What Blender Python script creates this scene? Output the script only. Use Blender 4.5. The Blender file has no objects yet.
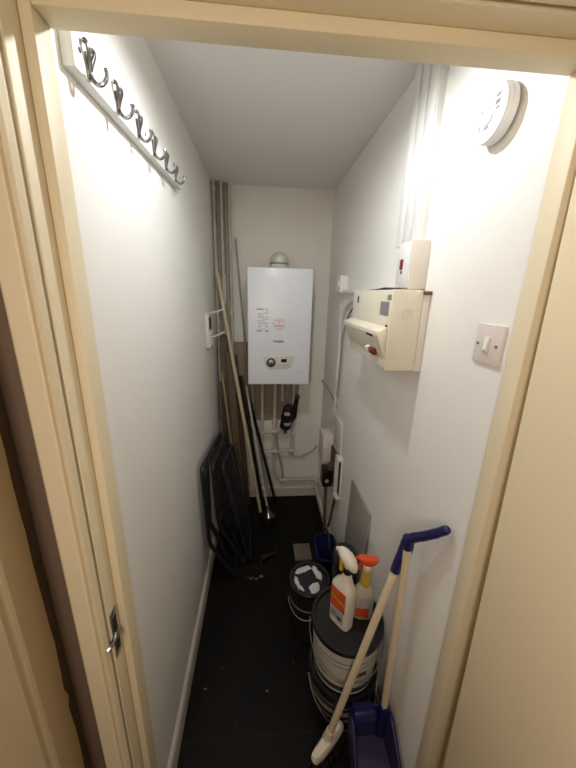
import bpy, bmesh, math, random
from mathutils import Vector, Matrix
random.seed(7)
PI = math.pi
SC = bpy.context.scene
COL = SC.collection

# ------------------------------------------------------------------ camera
cam_d = bpy.data.cameras.new('camera')
cam_d.sensor_fit = 'HORIZONTAL'
cam_d.sensor_width = 36.0
cam_d.lens = 314.0 / 576.0 * 36.0
cam_d.clip_start = 0.02
cam = bpy.data.objects.new('camera', cam_d)
COL.objects.link(cam)
_f = Vector((-26.0, -92.0, 314.0)).normalized()
_d = Vector((-28.5, 1078.0, 314.0)).normalized()
_d = (_d - _f * _d.dot(_f)).normalized()
_u = -_d
_x = _f.cross(_u)
_m = Matrix((_x, _f, _u))            # rows: world axes expressed in camera (right, down, forward)
cx, cy, cz = _m.col[0], -_m.col[1], -_m.col[2]
cam.matrix_world = Matrix(((cx[0], cy[0], cz[0], 0.0), (cx[1], cy[1], cz[1], 0.0),
                           (cx[2], cy[2], cz[2], 1.65), (0, 0, 0, 1)))
SC.camera = cam

# ------------------------------------------------------------------ world, exposure, lights
w = bpy.data.worlds.new('world')
SC.world = w
w.use_nodes = True
w.node_tree.nodes['Background'].inputs[0].default_value = (0.10, 0.075, 0.05, 1)
w.node_tree.nodes['Background'].inputs[1].default_value = 0.3
SC.view_settings.view_transform = 'Standard'
SC.view_settings.look = 'None'
SC.view_settings.gamma = 1.0
SC.view_settings.use_curve_mapping = False
SC.view_settings.exposure = 0.0

LX, LY, LZ = 0.065, 0.85, 2.208        # the closet's ceiling lamp, above the door head
ld = bpy.data.lights.new('closet_bulb', 'POINT')
ld.energy = 11.4
ld.color = (0.95, 0.98, 1.0)
ld.shadow_soft_size = 0.018
lo = bpy.data.objects.new('closet_bulb', ld)
lo.location = (LX, LY, LZ)
COL.objects.link(lo)
hd = bpy.data.lights.new('hall_lamp', 'AREA')
hd.energy = 9.2
hd.color = (1.0, 0.86, 0.74)
hd.shape = 'DISK'
hd.size = 0.45
ho = bpy.data.objects.new('hall_lamp', hd)
ho.location = (-0.27, -0.75, 1.72)
ho.rotation_euler = (Vector((0.75, 1.5, -0.35))).to_track_quat('-Z', 'Y').to_euler()
COL.objects.link(ho)


# ------------------------------------------------------------------ materials
def lin(c):
    out = []
    for v in c:
        v /= 255.0
        out.append(v / 12.92 if v <= 0.04045 else ((v + 0.055) / 1.055) ** 2.4)
    return (out[0], out[1], out[2], 1.0)


def mat(name, rgb, rough=0.5, metal=0.0, bump=0.0, bscale=60.0, vary=0.0, vscale=8.0, emis=None, spec=None):
    m = bpy.data.materials.new(name)
    m.use_nodes = True
    nt = m.node_tree
    b = nt.nodes['Principled BSDF']
    b.inputs['Base Color'].default_value = lin(rgb)
    b.inputs['Roughness'].default_value = rough
    b.inputs['Metallic'].default_value = metal
    if spec is not None:
        b.inputs['Specular IOR Level'].default_value = spec
    tc = nt.nodes.new('ShaderNodeTexCoord')
    if vary > 0:
        n = nt.nodes.new('ShaderNodeTexNoise')
        n.inputs['Scale'].default_value = vscale
        n.inputs['Detail'].default_value = 5
        nt.links.new(tc.outputs['Object'], n.inputs['Vector'])
        mx = nt.nodes.new('ShaderNodeMix')
        mx.data_type = 'RGBA'
        a = lin([max(0, c * (1 - vary)) for c in rgb])
        c2 = lin([min(255, c * (1 + vary)) for c in rgb])
        mx.inputs[6].default_value = a
        mx.inputs[7].default_value = c2
        nt.links.new(n.outputs['Fac'], mx.inputs[0])
        nt.links.new(mx.outputs[2], b.inputs['Base Color'])
    if bump > 0:
        n2 = nt.nodes.new('ShaderNodeTexNoise')
        n2.inputs['Scale'].default_value = bscale
        n2.inputs['Detail'].default_value = 3
        nt.links.new(tc.outputs['Object'], n2.inputs['Vector'])
        bp = nt.nodes.new('ShaderNodeBump')
        bp.inputs['Strength'].default_value = bump
        bp.inputs['Distance'].default_value = 0.004
        nt.links.new(n2.outputs['Fac'], bp.inputs['Height'])
        nt.links.new(bp.outputs['Normal'], b.inputs['Normal'])
    return m


M = {}
M['wall'] = mat('wall_paint', (246, 244, 240), 0.62, bump=0.10, bscale=22, vary=0.012, vscale=3)
M['wallback'] = mat('back_wall_paint', (240, 237, 228), 0.75, bump=0.12, bscale=30, vary=0.02, vscale=4)
M['ceil'] = mat('ceiling_paint', (240, 238, 234), 0.8, bump=0.08, bscale=40)
M['bare'] = mat('bare_plaster', (158, 142, 120), 0.85, bump=0.15, bscale=40, vary=0.05, vscale=9)
M['frame'] = mat('cream_gloss_paint', (230, 217, 186), 0.52, bump=0.05, bscale=30, vary=0.02, vscale=6)
M['door'] = mat('cream_door_paint', (240, 223, 188), 0.45, bump=0.06, bscale=70, vary=0.02, vscale=5)
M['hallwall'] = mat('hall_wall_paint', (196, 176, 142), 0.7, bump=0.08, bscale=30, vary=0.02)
M['taupe'] = mat('taupe_surface', (118, 98, 82), 0.8, bump=0.1, bscale=30, vary=0.04)  # strip beside the door frame, a darker tone than the other hall walls
M['sill'] = mat('caulk', (84, 70, 54), 0.9, bump=0.3, bscale=40, vary=0.2, vscale=30)
M['skirt'] = mat('skirting_paint', (216, 208, 196), 0.5, bump=0.06, bscale=20, vary=0.03, vscale=9)
M['white'] = mat('white_plastic', (236, 236, 234), 0.4)
M['alarm'] = mat('alarm_plastic', (240, 240, 240), 0.45)
M['offwhite'] = mat('aged_white_plastic', (228, 222, 212), 0.45)
M['pinkwhite'] = mat('switch_plastic', (228, 216, 212), 0.35)
M['cream'] = mat('cream_enamel', (228, 222, 204), 0.45, vary=0.012)
M['creamdark'] = mat('cream_edge', (204, 192, 160), 0.5)
M['grey'] = mat('grey_print', (138, 138, 140), 0.6)
M['lgrey'] = mat('light_grey_print', (176, 176, 178), 0.6)
M['black'] = mat('black_plastic', (16, 16, 18), 0.4)
M['blackmetal'] = mat('black_coated_wire', (40, 41, 45), 0.32, vary=0.1)
M['dark'] = mat('dark_slot', (24, 22, 22), 0.7)
M['red'] = mat('red_plastic', (128, 26, 40), 0.35)
M['chrome'] = mat('chrome', (150, 150, 154), 0.22, 1.0)
M['steel'] = mat('dull_steel', (150, 150, 154), 0.35, 1.0)
M['alu'] = mat('grey_tube', (206, 206, 206), 0.4, 0.2)
M['pipe'] = mat('painted_pipe', (206, 198, 186), 0.5, vary=0.05, vscale=20)
M['pipegrey'] = mat('grey_pipe', (168, 164, 156), 0.5, vary=0.06, vscale=20)
M['copper'] = mat('old_copper', (104, 82, 64), 0.55, 0.2, vary=0.15, vscale=20)
M['boiler'] = mat('boiler_enamel', (232, 236, 242), 0.3)
M['boilerside'] = mat('boiler_panel', (214, 212, 204), 0.4)
M['print'] = mat('dark_print', (60, 60, 58), 0.6)
M['orangeprint'] = mat('orange_print', (208, 158, 122), 0.6)
M['lcd'] = mat('lcd', (36, 40, 30), 0.2)
M['wood'] = mat('pale_wood', (214, 198, 164), 0.55, vary=0.06, vscale=14)
M['boardwood'] = mat('brown_board', (104, 86, 66), 0.75, vary=0.22, vscale=14)
M['boardwood2'] = mat('reddish_board', (84, 62, 50), 0.75, vary=0.2, vscale=14)
M['boardpale'] = mat('pale_batten', (152, 128, 98), 0.7, vary=0.1, vscale=14)
M['greyboard'] = mat('grey_board', (150, 146, 138), 0.6, vary=0.08, vscale=7)
M['blue'] = mat('navy_plastic', (32, 30, 88), 0.38)
M['pan'] = mat('pan_plastic', (50, 46, 88), 0.5, vary=0.06)
M['bright_blue'] = mat('blue_plastic', (22, 26, 84), 0.5)
M['beigestick'] = mat('cream_stick', (230, 214, 184), 0.45, vary=0.02)
M['brushwhite'] = mat('brush_plastic', (232, 222, 204), 0.4)
M['bristle'] = mat('bristle', (62, 56, 50), 0.8)
M['bucket'] = mat('bucket_plastic', (206, 202, 190), 0.4, vary=0.05, vscale=12)
M['bucketdark'] = mat('dark_bucket_plastic', (38, 32, 30), 0.4, vary=0.1, vscale=12)
M['stripe'] = mat('bucket_stripe', (150, 142, 128), 0.5, vary=0.08, vscale=12)
M['lid'] = mat('black_lid', (24, 24, 26), 0.35, vary=0.2, vscale=20)
M['paint'] = mat('dried_paint', (222, 220, 216), 0.6, bump=0.2, bscale=60)
M['bottle'] = mat('white_bottle', (236, 228, 214), 0.38)
M['orange'] = mat('orange_plastic', (226, 84, 34), 0.4)
M['labelred'] = mat('orange_label', (206, 84, 40), 0.5, vary=0.08, vscale=30)
M['yellow'] = mat('yellow_plastic', (216, 182, 40), 0.4)
M['yellowbody'] = mat('yellow_liquid_bottle', (206, 172, 70), 0.35, vary=0.06, vscale=20)
M['clear'] = mat('cloudy_bottle', (196, 188, 172), 0.35, vary=0.06, vscale=20)
M['meter'] = mat('brown_backboard', (92, 70, 50), 0.8, vary=0.15, vscale=20)
M['whitecable'] = mat('white_cable', (222, 218, 210), 0.45)
M['greycable'] = mat('grey_cable', (150, 150, 150), 0.45)
M['debris'] = mat('debris', (128, 120, 108), 0.8)
M['bag'] = mat('dark_grey_bin', (52, 50, 50), 0.5, vary=0.1, vscale=12)


def floor_material():
    m = bpy.data.materials.new('dark_floor_tile')
    m.use_nodes = True
    nt = m.node_tree
    b = nt.nodes['Principled BSDF']
    tc = nt.nodes.new('ShaderNodeTexCoord')
    mp = nt.nodes.new('ShaderNodeMapping')
    mp.inputs['Location'].default_value = (0.10, 0.05, 0)
    nt.links.new(tc.outputs['Object'], mp.inputs['Vector'])
    br = nt.nodes.new('ShaderNodeTexBrick')
    br.offset = 0.0
    br.inputs['Scale'].default_value = 1.0
    br.inputs['Brick Width'].default_value = 0.42
    br.inputs['Row Height'].default_value = 0.42
    br.inputs['Mortar Size'].default_value = 0.0022
    br.inputs['Color1'].default_value = lin((19, 15, 11))
    br.inputs['Color2'].default_value = lin((17, 13, 10))
    br.inputs['Mortar'].default_value = lin((36, 29, 24))
    nt.links.new(mp.outputs[0], br.inputs['Vector'])
    n = nt.nodes.new('ShaderNodeTexNoise')
    n.inputs['Scale'].default_value = 6
    n.inputs['Detail'].default_value = 6
    nt.links.new(tc.outputs['Object'], n.inputs['Vector'])
    rp = nt.nodes.new('ShaderNodeValToRGB')
    rp.color_ramp.elements[0].position = 0.3
    rp.color_ramp.elements[0].color = (0.55, 0.55, 0.55, 1)
    rp.color_ramp.elements[1].position = 0.75
    rp.color_ramp.elements[1].color = (1.15, 1.1, 1.05, 1)
    nt.links.new(n.outputs['Fac'], rp.inputs[0])
    mx = nt.nodes.new('ShaderNodeMix')
    mx.data_type = 'RGBA'
    mx.blend_type = 'MULTIPLY'
    mx.inputs[0].default_value = 1
    nt.links.new(br.outputs['Color'], mx.inputs[6])
    nt.links.new(rp.outputs[0], mx.inputs[7])
    vo = nt.nodes.new('ShaderNodeTexVoronoi')       # specks of dirt
    vo.inputs['Scale'].default_value = 9
    nt.links.new(tc.outputs['Object'], vo.inputs['Vector'])
    lt = nt.nodes.new('ShaderNodeMath')
    lt.operation = 'LESS_THAN'
    lt.inputs[1].default_value = 0.03
    nt.links.new(vo.outputs['Distance'], lt.inputs[0])
    m2 = nt.nodes.new('ShaderNodeMix')
    m2.data_type = 'RGBA'
    nt.links.new(lt.outputs[0], m2.inputs[0])
    nt.links.new(mx.outputs[2], m2.inputs[6])
    m2.inputs[7].default_value = lin((96, 88, 78))
    nt.links.new(m2.outputs[2], b.inputs['Base Color'])
    mr = nt.nodes.new('ShaderNodeMapRange')
    mr.inputs[3].default_value = 0.42
    mr.inputs[4].default_value = 0.7
    nt.links.new(n.outputs['Fac'], mr.inputs[0])
    nt.links.new(mr.outputs[0], b.inputs['Roughness'])
    b.inputs['Specular IOR Level'].default_value = 0.2
    return m


M['floor'] = floor_material()

# ------------------------------------------------------------------ geometry helpers
ORG = {}


def obj(name, bm, m, parent=None, smooth=True, angle=35):
    """link bm (built in world coordinates) as one mesh object"""
    me = bpy.data.meshes.new(name)
    o0 = ORG.get(parent.name, Vector((0, 0, 0))) if parent else Vector((0, 0, 0))
    bmesh.ops.recalc_face_normals(bm, faces=bm.faces)
    if parent:
        bmesh.ops.translate(bm, verts=bm.verts, vec=-o0)
    bm.to_mesh(me)
    bm.free()
    if smooth:
        for p in me.polygons:
            p.use_smooth = True
        me.set_sharp_from_angle(angle=math.radians(angle))
    me.materials.append(M[m] if isinstance(m, str) else m)
    o = bpy.data.objects.new(name, me)
    COL.objects.link(o)
    if parent:
        o.parent = parent
    ORG[o.name] = o0
    return o


def thing(name, label, cat, loc, group=None):
    o = bpy.data.objects.new(name, None)
    o.empty_display_size = 0.05
    o.location = loc
    COL.objects.link(o)
    ORG[o.name] = Vector(loc)
    o['label'] = label
    o['category'] = cat
    if group:
        o['group'] = group
    return o


def tag(o, label, cat, group=None):
    o['label'] = label
    o['category'] = cat
    if group:
        o['group'] = group
    return o


def single(name, bm, m, label, cat, group=None, loc=None):
    """a top-level thing of one mesh, origin at its base"""
    zs = min(v.co.z for v in bm.verts)
    c = Vector(loc) if loc else Vector((sum(v.co.x for v in bm.verts) / len(bm.verts),
                                        sum(v.co.y for v in bm.verts) / len(bm.verts), zs))
    bmesh.ops.translate(bm, verts=bm.verts, vec=-c)
    o = obj(name, bm, m)
    o.location = c
    ORG[o.name] = c
    return tag(o, label, cat, group)


def struct(name, bm, m, label, cat, parent=None, smooth=True):
    o = obj(name, bm, m, parent, smooth)
    if parent is None:
        o['kind'] = 'structure'
        o['label'] = label
        o['category'] = cat
    return o


def NB():
    return bmesh.new()


def box(bm, x0, x1, y0, y1, z0, z1, bev=0.0, seg=2, mtx=None):
    t = bmesh.new()
    bmesh.ops.create_cube(t, size=1.0)
    for v in t.verts:
        v.co = Vector(((x0 + x1) / 2 + v.co.x * (x1 - x0), (y0 + y1) / 2 + v.co.y * (y1 - y0),
                       (z0 + z1) / 2 + v.co.z * (z1 - z0)))
    if bev > 0:
        bmesh.ops.bevel(t, geom=t.edges[:], offset=bev, segments=seg, profile=0.5, affect='EDGES')
    if mtx is not None:
        bmesh.ops.transform(t, matrix=mtx, verts=t.verts)
    merge(bm, t)
    return bm


def merge(bm, t):
    vm = {}
    for v in t.verts:
        vm[v] = bm.verts.new(v.co)
    for f in t.faces:
        try:
            bm.faces.new([vm[v] for v in f.verts])
        except ValueError:
            pass
    t.free()


def prism(bm, pts, ext, bev=0.0):
    """pts: list of 3D points of a planar polygon; ext: extrusion vector"""
    t = bmesh.new()
    e = Vector(ext)
    a = [t.verts.new(Vector(p)) for p in pts]
    b = [t.verts.new(Vector(p) + e) for p in pts]
    n = len(a)
    t.faces.new(a)
    t.faces.new(b[::-1])
    for i in range(n):
        t.faces.new((a[i], a[(i + 1) % n], b[(i + 1) % n], b[i]))
    bmesh.ops.recalc_face_normals(t, faces=t.faces)
    if bev > 0:
        bmesh.ops.bevel(t, geom=t.edges[:], offset=bev, segments=2, profile=0.5, affect='EDGES')
    merge(bm, t)
    return bm


def smooth_path(pts, n=6, closed=False):
    P = [Vector(p) for p in pts]
    out = []
    k = len(P)
    rng = range(k if closed else k - 1)
    for i in rng:
        p0 = P[(i - 1) % k] if (closed or i > 0) else P[0] * 2 - P[1]
        p1 = P[i]
        p2 = P[(i + 1) % k]
        p3 = P[(i + 2) % k] if (closed or i + 2 < k) else P[-1] * 2 - P[-2]
        for j in range(n):
            t = j / n
            out.append(0.5 * ((2 * p1) + (p2 - p0) * t + (2 * p0 - 5 * p1 + 4 * p2 - p3) * t * t
                              + (3 * p1 - p0 - 3 * p2 + p3) * t ** 3))
    if not closed:
        out.append(P[-1])
    return out


def round_corners(pts, r, n=4, closed=False):
    P = [Vector(p) for p in pts]
    out = []
    k = len(P)
    for i in range(k):
        if not closed and i in (0, k - 1):
            out.append(P[i])
            continue
        a, b, c = P[(i - 1) % k], P[i], P[(i + 1) % k]
        u = (a - b)
        v = (c - b)
        rr = min(r, u.length * 0.45, v.length * 0.45)
        u = b + u.normalized() * rr
        v = b + v.normalized() * rr
        for j in range(n + 1):
            t = j / n
            out.append(u * (1 - t) ** 2 + b * 2 * t * (1 - t) + v * t * t)
    return out


def tube(bm, pts, r, n=10, closed=False, flat=1.0):
    P = [Vector(p) for p in pts]
    k = len(P)
    R = r if isinstance(r, (list, tuple)) else [r] * k
    rings = []
    up = None
    for i in range(k):
        if closed:
            d = P[(i + 1) % k] - P[(i - 1) % k]
        else:
            d = P[min(i + 1, k - 1)] - P[max(i - 1, 0)]
        d.normalize()
        if up is None:
            up = Vector((0, 0, 1)) if abs(d.z) < 0.9 else Vector((1, 0, 0))
        s = d.cross(up)
        if s.length < 1e-5:
            s = d.cross(Vector((0, 1, 0)))
        s.normalize()
        up = s.cross(d).normalized()
        rings.append([bm.verts.new(P[i] + (s * math.cos(2 * PI * j / n) + up * flat * math.sin(2 * PI * j / n)) * R[i])
                      for j in range(n)])
    for i in range(k if closed else k - 1):
        a, b = rings[i], rings[(i + 1) % k]
        for j in range(n):
            bm.faces.new((a[j], a[(j + 1) % n], b[(j + 1) % n], b[j]))
    if not closed:
        bm.faces.new(rings[0][::-1])
        bm.faces.new(rings[-1])
    return bm


def lathe(bm, prof, c, n=32, axis='z', mtx=None):
    t = bmesh.new()
    rings = []
    for r, z in prof:
        if r < 1e-6:
            rings.append([t.verts.new((0, 0, z))])
        else:
            rings.append([t.verts.new((r * math.cos(2 * PI * j / n), r * math.sin(2 * PI * j / n), z)) for j in range(n)])
    for a, b in zip(rings, rings[1:]):
        for j in range(n):
            if len(a) == 1 and len(b) == 1:
                continue
            if len(a) == 1:
                t.faces.new((a[0], b[j], b[(j + 1) % n]))
            elif len(b) == 1:
                t.faces.new((a[j], a[(j + 1) % n], b[0]))
            else:
                t.faces.new((a[j], a[(j + 1) % n], b[(j + 1) % n], b[j]))
    if len(rings[0]) > 1:
        t.faces.new(rings[0][::-1])
    if len(rings[-1]) > 1:
        t.faces.new(rings[-1])
    if axis == '-x':
        bmesh.ops.transform(t, matrix=Matrix.Rotation(-PI / 2, 4, 'Y'), verts=t.verts)
    elif axis == '+x':
        bmesh.ops.transform(t, matrix=Matrix.Rotation(PI / 2, 4, 'Y'), verts=t.verts)
    elif axis == '-y':
        bmesh.ops.transform(t, matrix=Matrix.Rotation(PI / 2, 4, 'X'), verts=t.verts)
    if mtx is not None:
        bmesh.ops.transform(t, matrix=mtx, verts=t.verts)
    bmesh.ops.translate(t, verts=t.verts, vec=Vector(c))
    merge(bm, t)
    return bm


def loft(bm, secs, n=28, mtx=None):
    """secs: (cx, cy, z, rx, ry, power) superellipse sections stacked along z"""
    t = bmesh.new()
    rings = []
    for cx_, cy_, z, rx, ry, p in secs:
        ring = []
        for j in range(n):
            a = 2 * PI * j / n
            c, s = math.cos(a), math.sin(a)
            ring.append(t.verts.new((cx_ + rx * math.copysign(abs(c) ** (2 / p), c),
                                     cy_ + ry * math.copysign(abs(s) ** (2 / p), s), z)))
        rings.append(ring)
    for a, b in zip(rings, rings[1:]):
        for j in range(n):
            t.faces.new((a[j], a[(j + 1) % n], b[(j + 1) % n], b[j]))
    t.faces.new(rings[0][::-1])
    t.faces.new(rings[-1])
    if mtx is not None:
        bmesh.ops.transform(t, matrix=mtx, verts=t.verts)
    merge(bm, t)
    return bm


def text(name, body, size, mtx, m, parent, extrude=0.0004, align='CENTER', sx=1.0, bold=0.0):
    cu = bpy.data.curves.new(name + '_c', 'FONT')
    cu.body = body
    cu.size = size
    cu.align_x = align
    cu.align_y = 'CENTER'
    cu.extrude = extrude
    cu.offset = bold
    t = bpy.data.objects.new(name + '_t', cu)
    COL.objects.link(t)
    bpy.context.view_layer.update()
    me = bpy.data.meshes.new_from_object(t)
    bpy.data.objects.remove(t)
    b = bmesh.new()
    b.from_mesh(me)
    bpy.data.meshes.remove(me)
    bmesh.ops.transform(b, matrix=mtx @ Matrix.Diagonal((sx, 1, 1, 1)), verts=b.verts)
    return obj(name, b, m, parent, smooth=False)


def frame_mtx(o, right, up):
    r = Vector(right).normalized()
    u = Vector(up).normalized()
    n = r.cross(u)
    return Matrix(((r.x, u.x, n.x, o[0]), (r.y, u.y, n.y, o[1]), (r.z, u.z, n.z, o[2]), (0, 0, 0, 1)))


# ------------------------------------------------------------------ the setting
XL, XR, YB, ZC = -0.318, 0.47, 2.29, 2.30
YF = 0.56      # closet side of the door frame
HY = 0.472     # hall side wall face

b = NB(); box(b, -0.50, 1.4, -1.3, YB + 0.1, -0.06, 0.0)
struct('floor', b, 'floor', 'dark brown tiled floor scattered with dirt', 'floor', smooth=False)
b = NB(); box(b, XL - 0.1, XR + 0.1, 0.50, YB + 0.1, ZC, ZC + 0.06)
struct('ceiling', b, 'ceil', 'plain white cupboard ceiling', 'ceiling', smooth=False)
b = NB(); box(b, -0.50, 1.4, -1.3, 0.50, ZC, ZC + 0.06)
struct('ceiling_hall', b, 'ceil', 'hall ceiling outside the cupboard', 'ceiling', smooth=False)
b = NB(); box(b, XL - 0.1, XL, YF, YB + 0.1, 0, ZC)
struct('wall_left', b, 'wall', 'white left wall carrying the row of coat hooks', 'wall', smooth=False)
b = NB(); box(b, XR, XR + 0.1, 0.54, YB + 0.1, 0, ZC)
struct('wall_right', b, 'wall', 'white right wall with the fuse box and light switch', 'wall', smooth=False)
b = NB(); box(b, XL, XR, YB, YB + 0.1, 0, ZC)
wb = struct('wall_back', b, 'wallback', 'white end wall behind the boiler', 'wall', smooth=False)
b = NB(); prism(b, [(XL + .001, YB - .0015, 0.69), (XL + .001, YB - .0015, 1.30), (0.29, YB - .0015, 1.30), (0.285, YB - .0015, 0.98), (0.272, YB - .0015, 0.70), (0.05, YB - .0015, 0.685)], (0, 0.003, 0))
obj('unpainted_patch', b, 'bare', wb, smooth=False)
# wall above the door head and to the side of the frame
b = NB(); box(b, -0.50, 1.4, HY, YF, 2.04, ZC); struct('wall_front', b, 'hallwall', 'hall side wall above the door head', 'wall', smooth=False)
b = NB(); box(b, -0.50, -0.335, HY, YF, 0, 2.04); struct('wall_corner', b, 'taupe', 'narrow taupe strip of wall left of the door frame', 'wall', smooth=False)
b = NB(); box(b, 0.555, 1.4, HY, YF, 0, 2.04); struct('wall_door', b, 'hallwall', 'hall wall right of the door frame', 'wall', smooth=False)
b = NB(); box(b, -0.50, -0.382, -1.3, HY, 0, ZC)
wl = struct('wall_hall', b, 'hallwall', 'beige hall wall at the far left edge', 'wall', smooth=False)
b = NB()
_pts = []
random.seed(3)
z = 0.0
outer = []
while z < ZC:
    outer.append((-0.3805, HY - 0.012 - random.random() * 0.008, z)); z += 0.02 + random.random() * 0.05
poly = [(-0.3805, HY - 0.0005, 0)] + outer + [(-0.3805, HY - 0.0005, ZC - .01)]
prism(b, poly, (-0.002, 0, 0))
obj('caulk_line', b, 'sill', wl, smooth=False)
b = NB(); box(b, 1.3, 1.4, -1.3, HY, 0, ZC); struct('wall_hall_right', b, 'hallwall', 'hall wall beyond the open door', 'wall', smooth=False)
b = NB(); box(b, -0.50, 1.4, -1.4, -1.3, 0, ZC); struct('wall_hall_back', b, 'hallwall', 'hall wall behind the viewer', 'wall', smooth=False)

# door frame: lining, stop, architrave
b = NB()
box(b, -0.334, -0.294, 0.479, YF, 0, 2.034, 0.002)
box(b, 0.505, 0.554, 0.479, YF, 0, 2.034, 0.002)
box(b, -0.294, 0.505, 0.479, YF, 1.994, 2.034, 0.002)
lining = struct('trim_1', b, 'frame', 'cream gloss door lining around the cupboard doorway', 'door frame')
b = NB()
box(b, -0.294, -0.278, 0.513, 0.553, 0, 1.994, 0.0025)
box(b, 0.463, 0.505, 0.513, 0.553, 0, 1.994, 0.0025)
box(b, -0.278, 0.463, 0.513, 0.553, 1.975, 1.994, 0.0025)
struct('trim_2', b, 'frame', 'cream door stop running round inside the lining', 'door frame')


def arch_profile(x, s):
    # moulded profile, x: inner edge, s: direction away from the opening
    q = [(0.000, .472), (0.000, .468), (0.002, .460), (0.005, .456), (0.008, .458), (0.0095, .4605), (0.011, .456), (0.014, .455),
         (0.040, .455), (0.044, .458), (0.045, .472)]
    return [(x + s * a, y) for a, y in q]


b = NB()
prism(b, [(x, y, 0) for x, y in arch_profile(-0.2965, -1)], (0, 0, 2.045))
prism(b, [(x, y, 0) for x, y in arch_profile(0.512, 1)], (0, 0, 2.045))
prism(b, [(-0.3415, y, 1.997 + (-(x) - 0.2965)) for x, y in arch_profile(-0.2965, -1)], (0.8985, 0, 0))
struct('trim_3', b, 'frame', 'cream moulded architrave round the cupboard doorway', 'door frame', smooth=False)
# frame of another door on the hall wall
b = NB()
prism(b, [(-0.382, 0.388, 0), (-0.366, 0.386, 0), (-0.364, 0.376, 0), (-0.369, 0.366, 0), (-0.364, 0.360, 0), (-0.364, 0.25, 0), (-0.382, 0.25, 0)], (0, 0, 2.05))
struct('trim_4', b, 'hallwall', 'beige architrave at the lower left corner', 'door frame', smooth=False)

# strike plate on the lining
sp = NB()
box(sp, -0.2945, -0.2925, 0.484, 0.507, 0.925, 1.04, 0.0008)
p = obj('strike_plate', sp, 'steel', lining)
p['label'] = 'dull steel strike plate'
sp = NB(); box(sp, -0.2928, -0.2922, 0.489, 0.503, 0.985, 1.022); box(sp, -0.2928, -0.2922, 0.489, 0.503, 0.937, 0.962); obj('latch_hole', sp, 'dark', p)
sp = NB(); tube(sp, smooth_path([(-0.2920, 0.49, 0.984), (-0.2900, 0.480, 0.982), (-0.2925, 0.471, 0.978), (-0.297, 0.466, 0.974)], 4), 0.0045, 8); obj('strike_lip', sp, 'chrome', p)

# open door leaf, hinged on the right, its edge worn out of true
b = NB()
prism(b, [(0.468, 0.509, 1.985), (0.468, 0.452, 0.008), (0.468, -0.27, 0.008), (0.468, -0.27, 1.985)], (0.034, 0, 0), 0.002)
dr = struct('door_1', b, 'door', 'cream flush door standing open on the right', 'door')

# skirtings
def skirt(name, pts2, length, axis, label):
    bb = NB()
    if axis == 'y':
        prism(bb, pts2, (0, length, 0))
    else:
        prism(bb, pts2, (length, 0, 0))
    return struct(name, bb, 'skirt', label, 'skirting board', smooth=False)


skirt('baseboard_left', [(XL, YF, 0), (XL + .016, YF, 0), (XL + .016, YF, 0.075), (XL + .011, YF, 0.088), (XL, YF, 0.094)], YB - YF, 'y', 'white skirting along the left wall')
skirt('baseboard_right', [(XR, YF, 0), (XR - .014, YF, 0), (XR - .014, YF, 0.085), (XR - .010, YF, 0.098), (XR, YF, 0.102)], YB - YF, 'y', 'white skirting along the right wall')
skirt('baseboard_back', [(XL + .016, YB, 0), (XL + .016, YB - .015, 0), (XL + .016, YB - .015, 0.075), (XL + .016, YB, 0.085)], XR - XL - .030, 'x', 'skirting under the boiler pipes')

# ------------------------------------------------------------------ ceiling lamp (above the door head, hidden from the doorway)
t = thing('ceiling_lamp', 'small white drum lamp on the ceiling just inside the doorway', 'lamp', (LX, LY, ZC))
b = NB(); lathe(b, [(0.045, 0), (0.045, -0.02), (0.02, -0.025), (0.018, -0.06), (0.0, -0.06)], (LX, LY, ZC), 24)
obj('lamp_base', b, 'white', t)
b = NB(); lathe(b, [(0.060, -0.02), (0.060, -0.106), (0.063, -0.106), (0.063, -0.015), (0.02, -0.015), (0.02, -0.02), (0.060, -0.02)], (LX, LY, ZC), 40)
obj('lamp_shade', b, 'white', t)

# ------------------------------------------------------------------ coat rack
t = thing('coat_rack', 'white wooden coat rack with chrome double hooks high on the left wall', 'coat rack', (XL, 0.62, 1.98))
SL = 0.024
def rack_z(y): return (y - 0.648) * SL
b = NB(); prism(b, [(XL, .648, 1.988), (XL, 1.345, 1.988 + rack_z(1.345)), (XL, 1.345, 2.042 + rack_z(1.345)), (XL, .648, 2.042)], (.021, 0, 0), .003)
obj('board', b, 'white', t)
def hook_bm(y):
    h = NB()
    x0 = XL + 0.021
    zb = 1.9985 + rack_z(y)
    # two upright straps in a V
    for s in (-1, 1):
        tube(h, smooth_path([(x0 + .003, y, zb), (x0 + .006, y + s * .003, zb + .015), (x0 + .009, y + s * .011, zb + .034), (x0 + .006, y + s * .0125, zb + .041), (x0 + .0025, y + s * .011, zb + .038)], 4),
             0.0042, 8, flat=.7)
    # long lower arm curling out and up
    tube(h, smooth_path([(x0 + .002, y, zb + .012), (x0 + .005, y, zb - .004), (x0 + .013, y, zb - .013), (x0 + .022, y, zb - .012), (x0 + .029, y, zb - .004), (x0 + .031, y, zb + .006)], 5), 0.0036, 8)
    lathe(h, [(0, -.004), (.0045, -.002), (.0045, .002), (0, .004)], (x0 + .031, y, zb + .008), 10)
    box(h, x0, x0 + .003, y - .006, y + .006, zb - .008, zb + .03, .001)
    return h
first = None
for i in range(6):
    if first is None:
        first = obj('hook', hook_bm(0.690), 'chrome', t)
    else:
        c = first.copy(); COL.objects.link(c); c.parent = t
        c.location = (0, i * 0.1125, i * 0.1125 * SL)
for y in (0.668, 0.972, 1.325):
    b = NB(); lathe(b, [(0, 0), (.0042, 0), (.0042, .0008), (0, .0008)], (XL + .0208, y, 2.020 + rack_z(y)), 12, '-x' if False else '+x')
    obj('screw_hole', b, 'dark', t)

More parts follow.
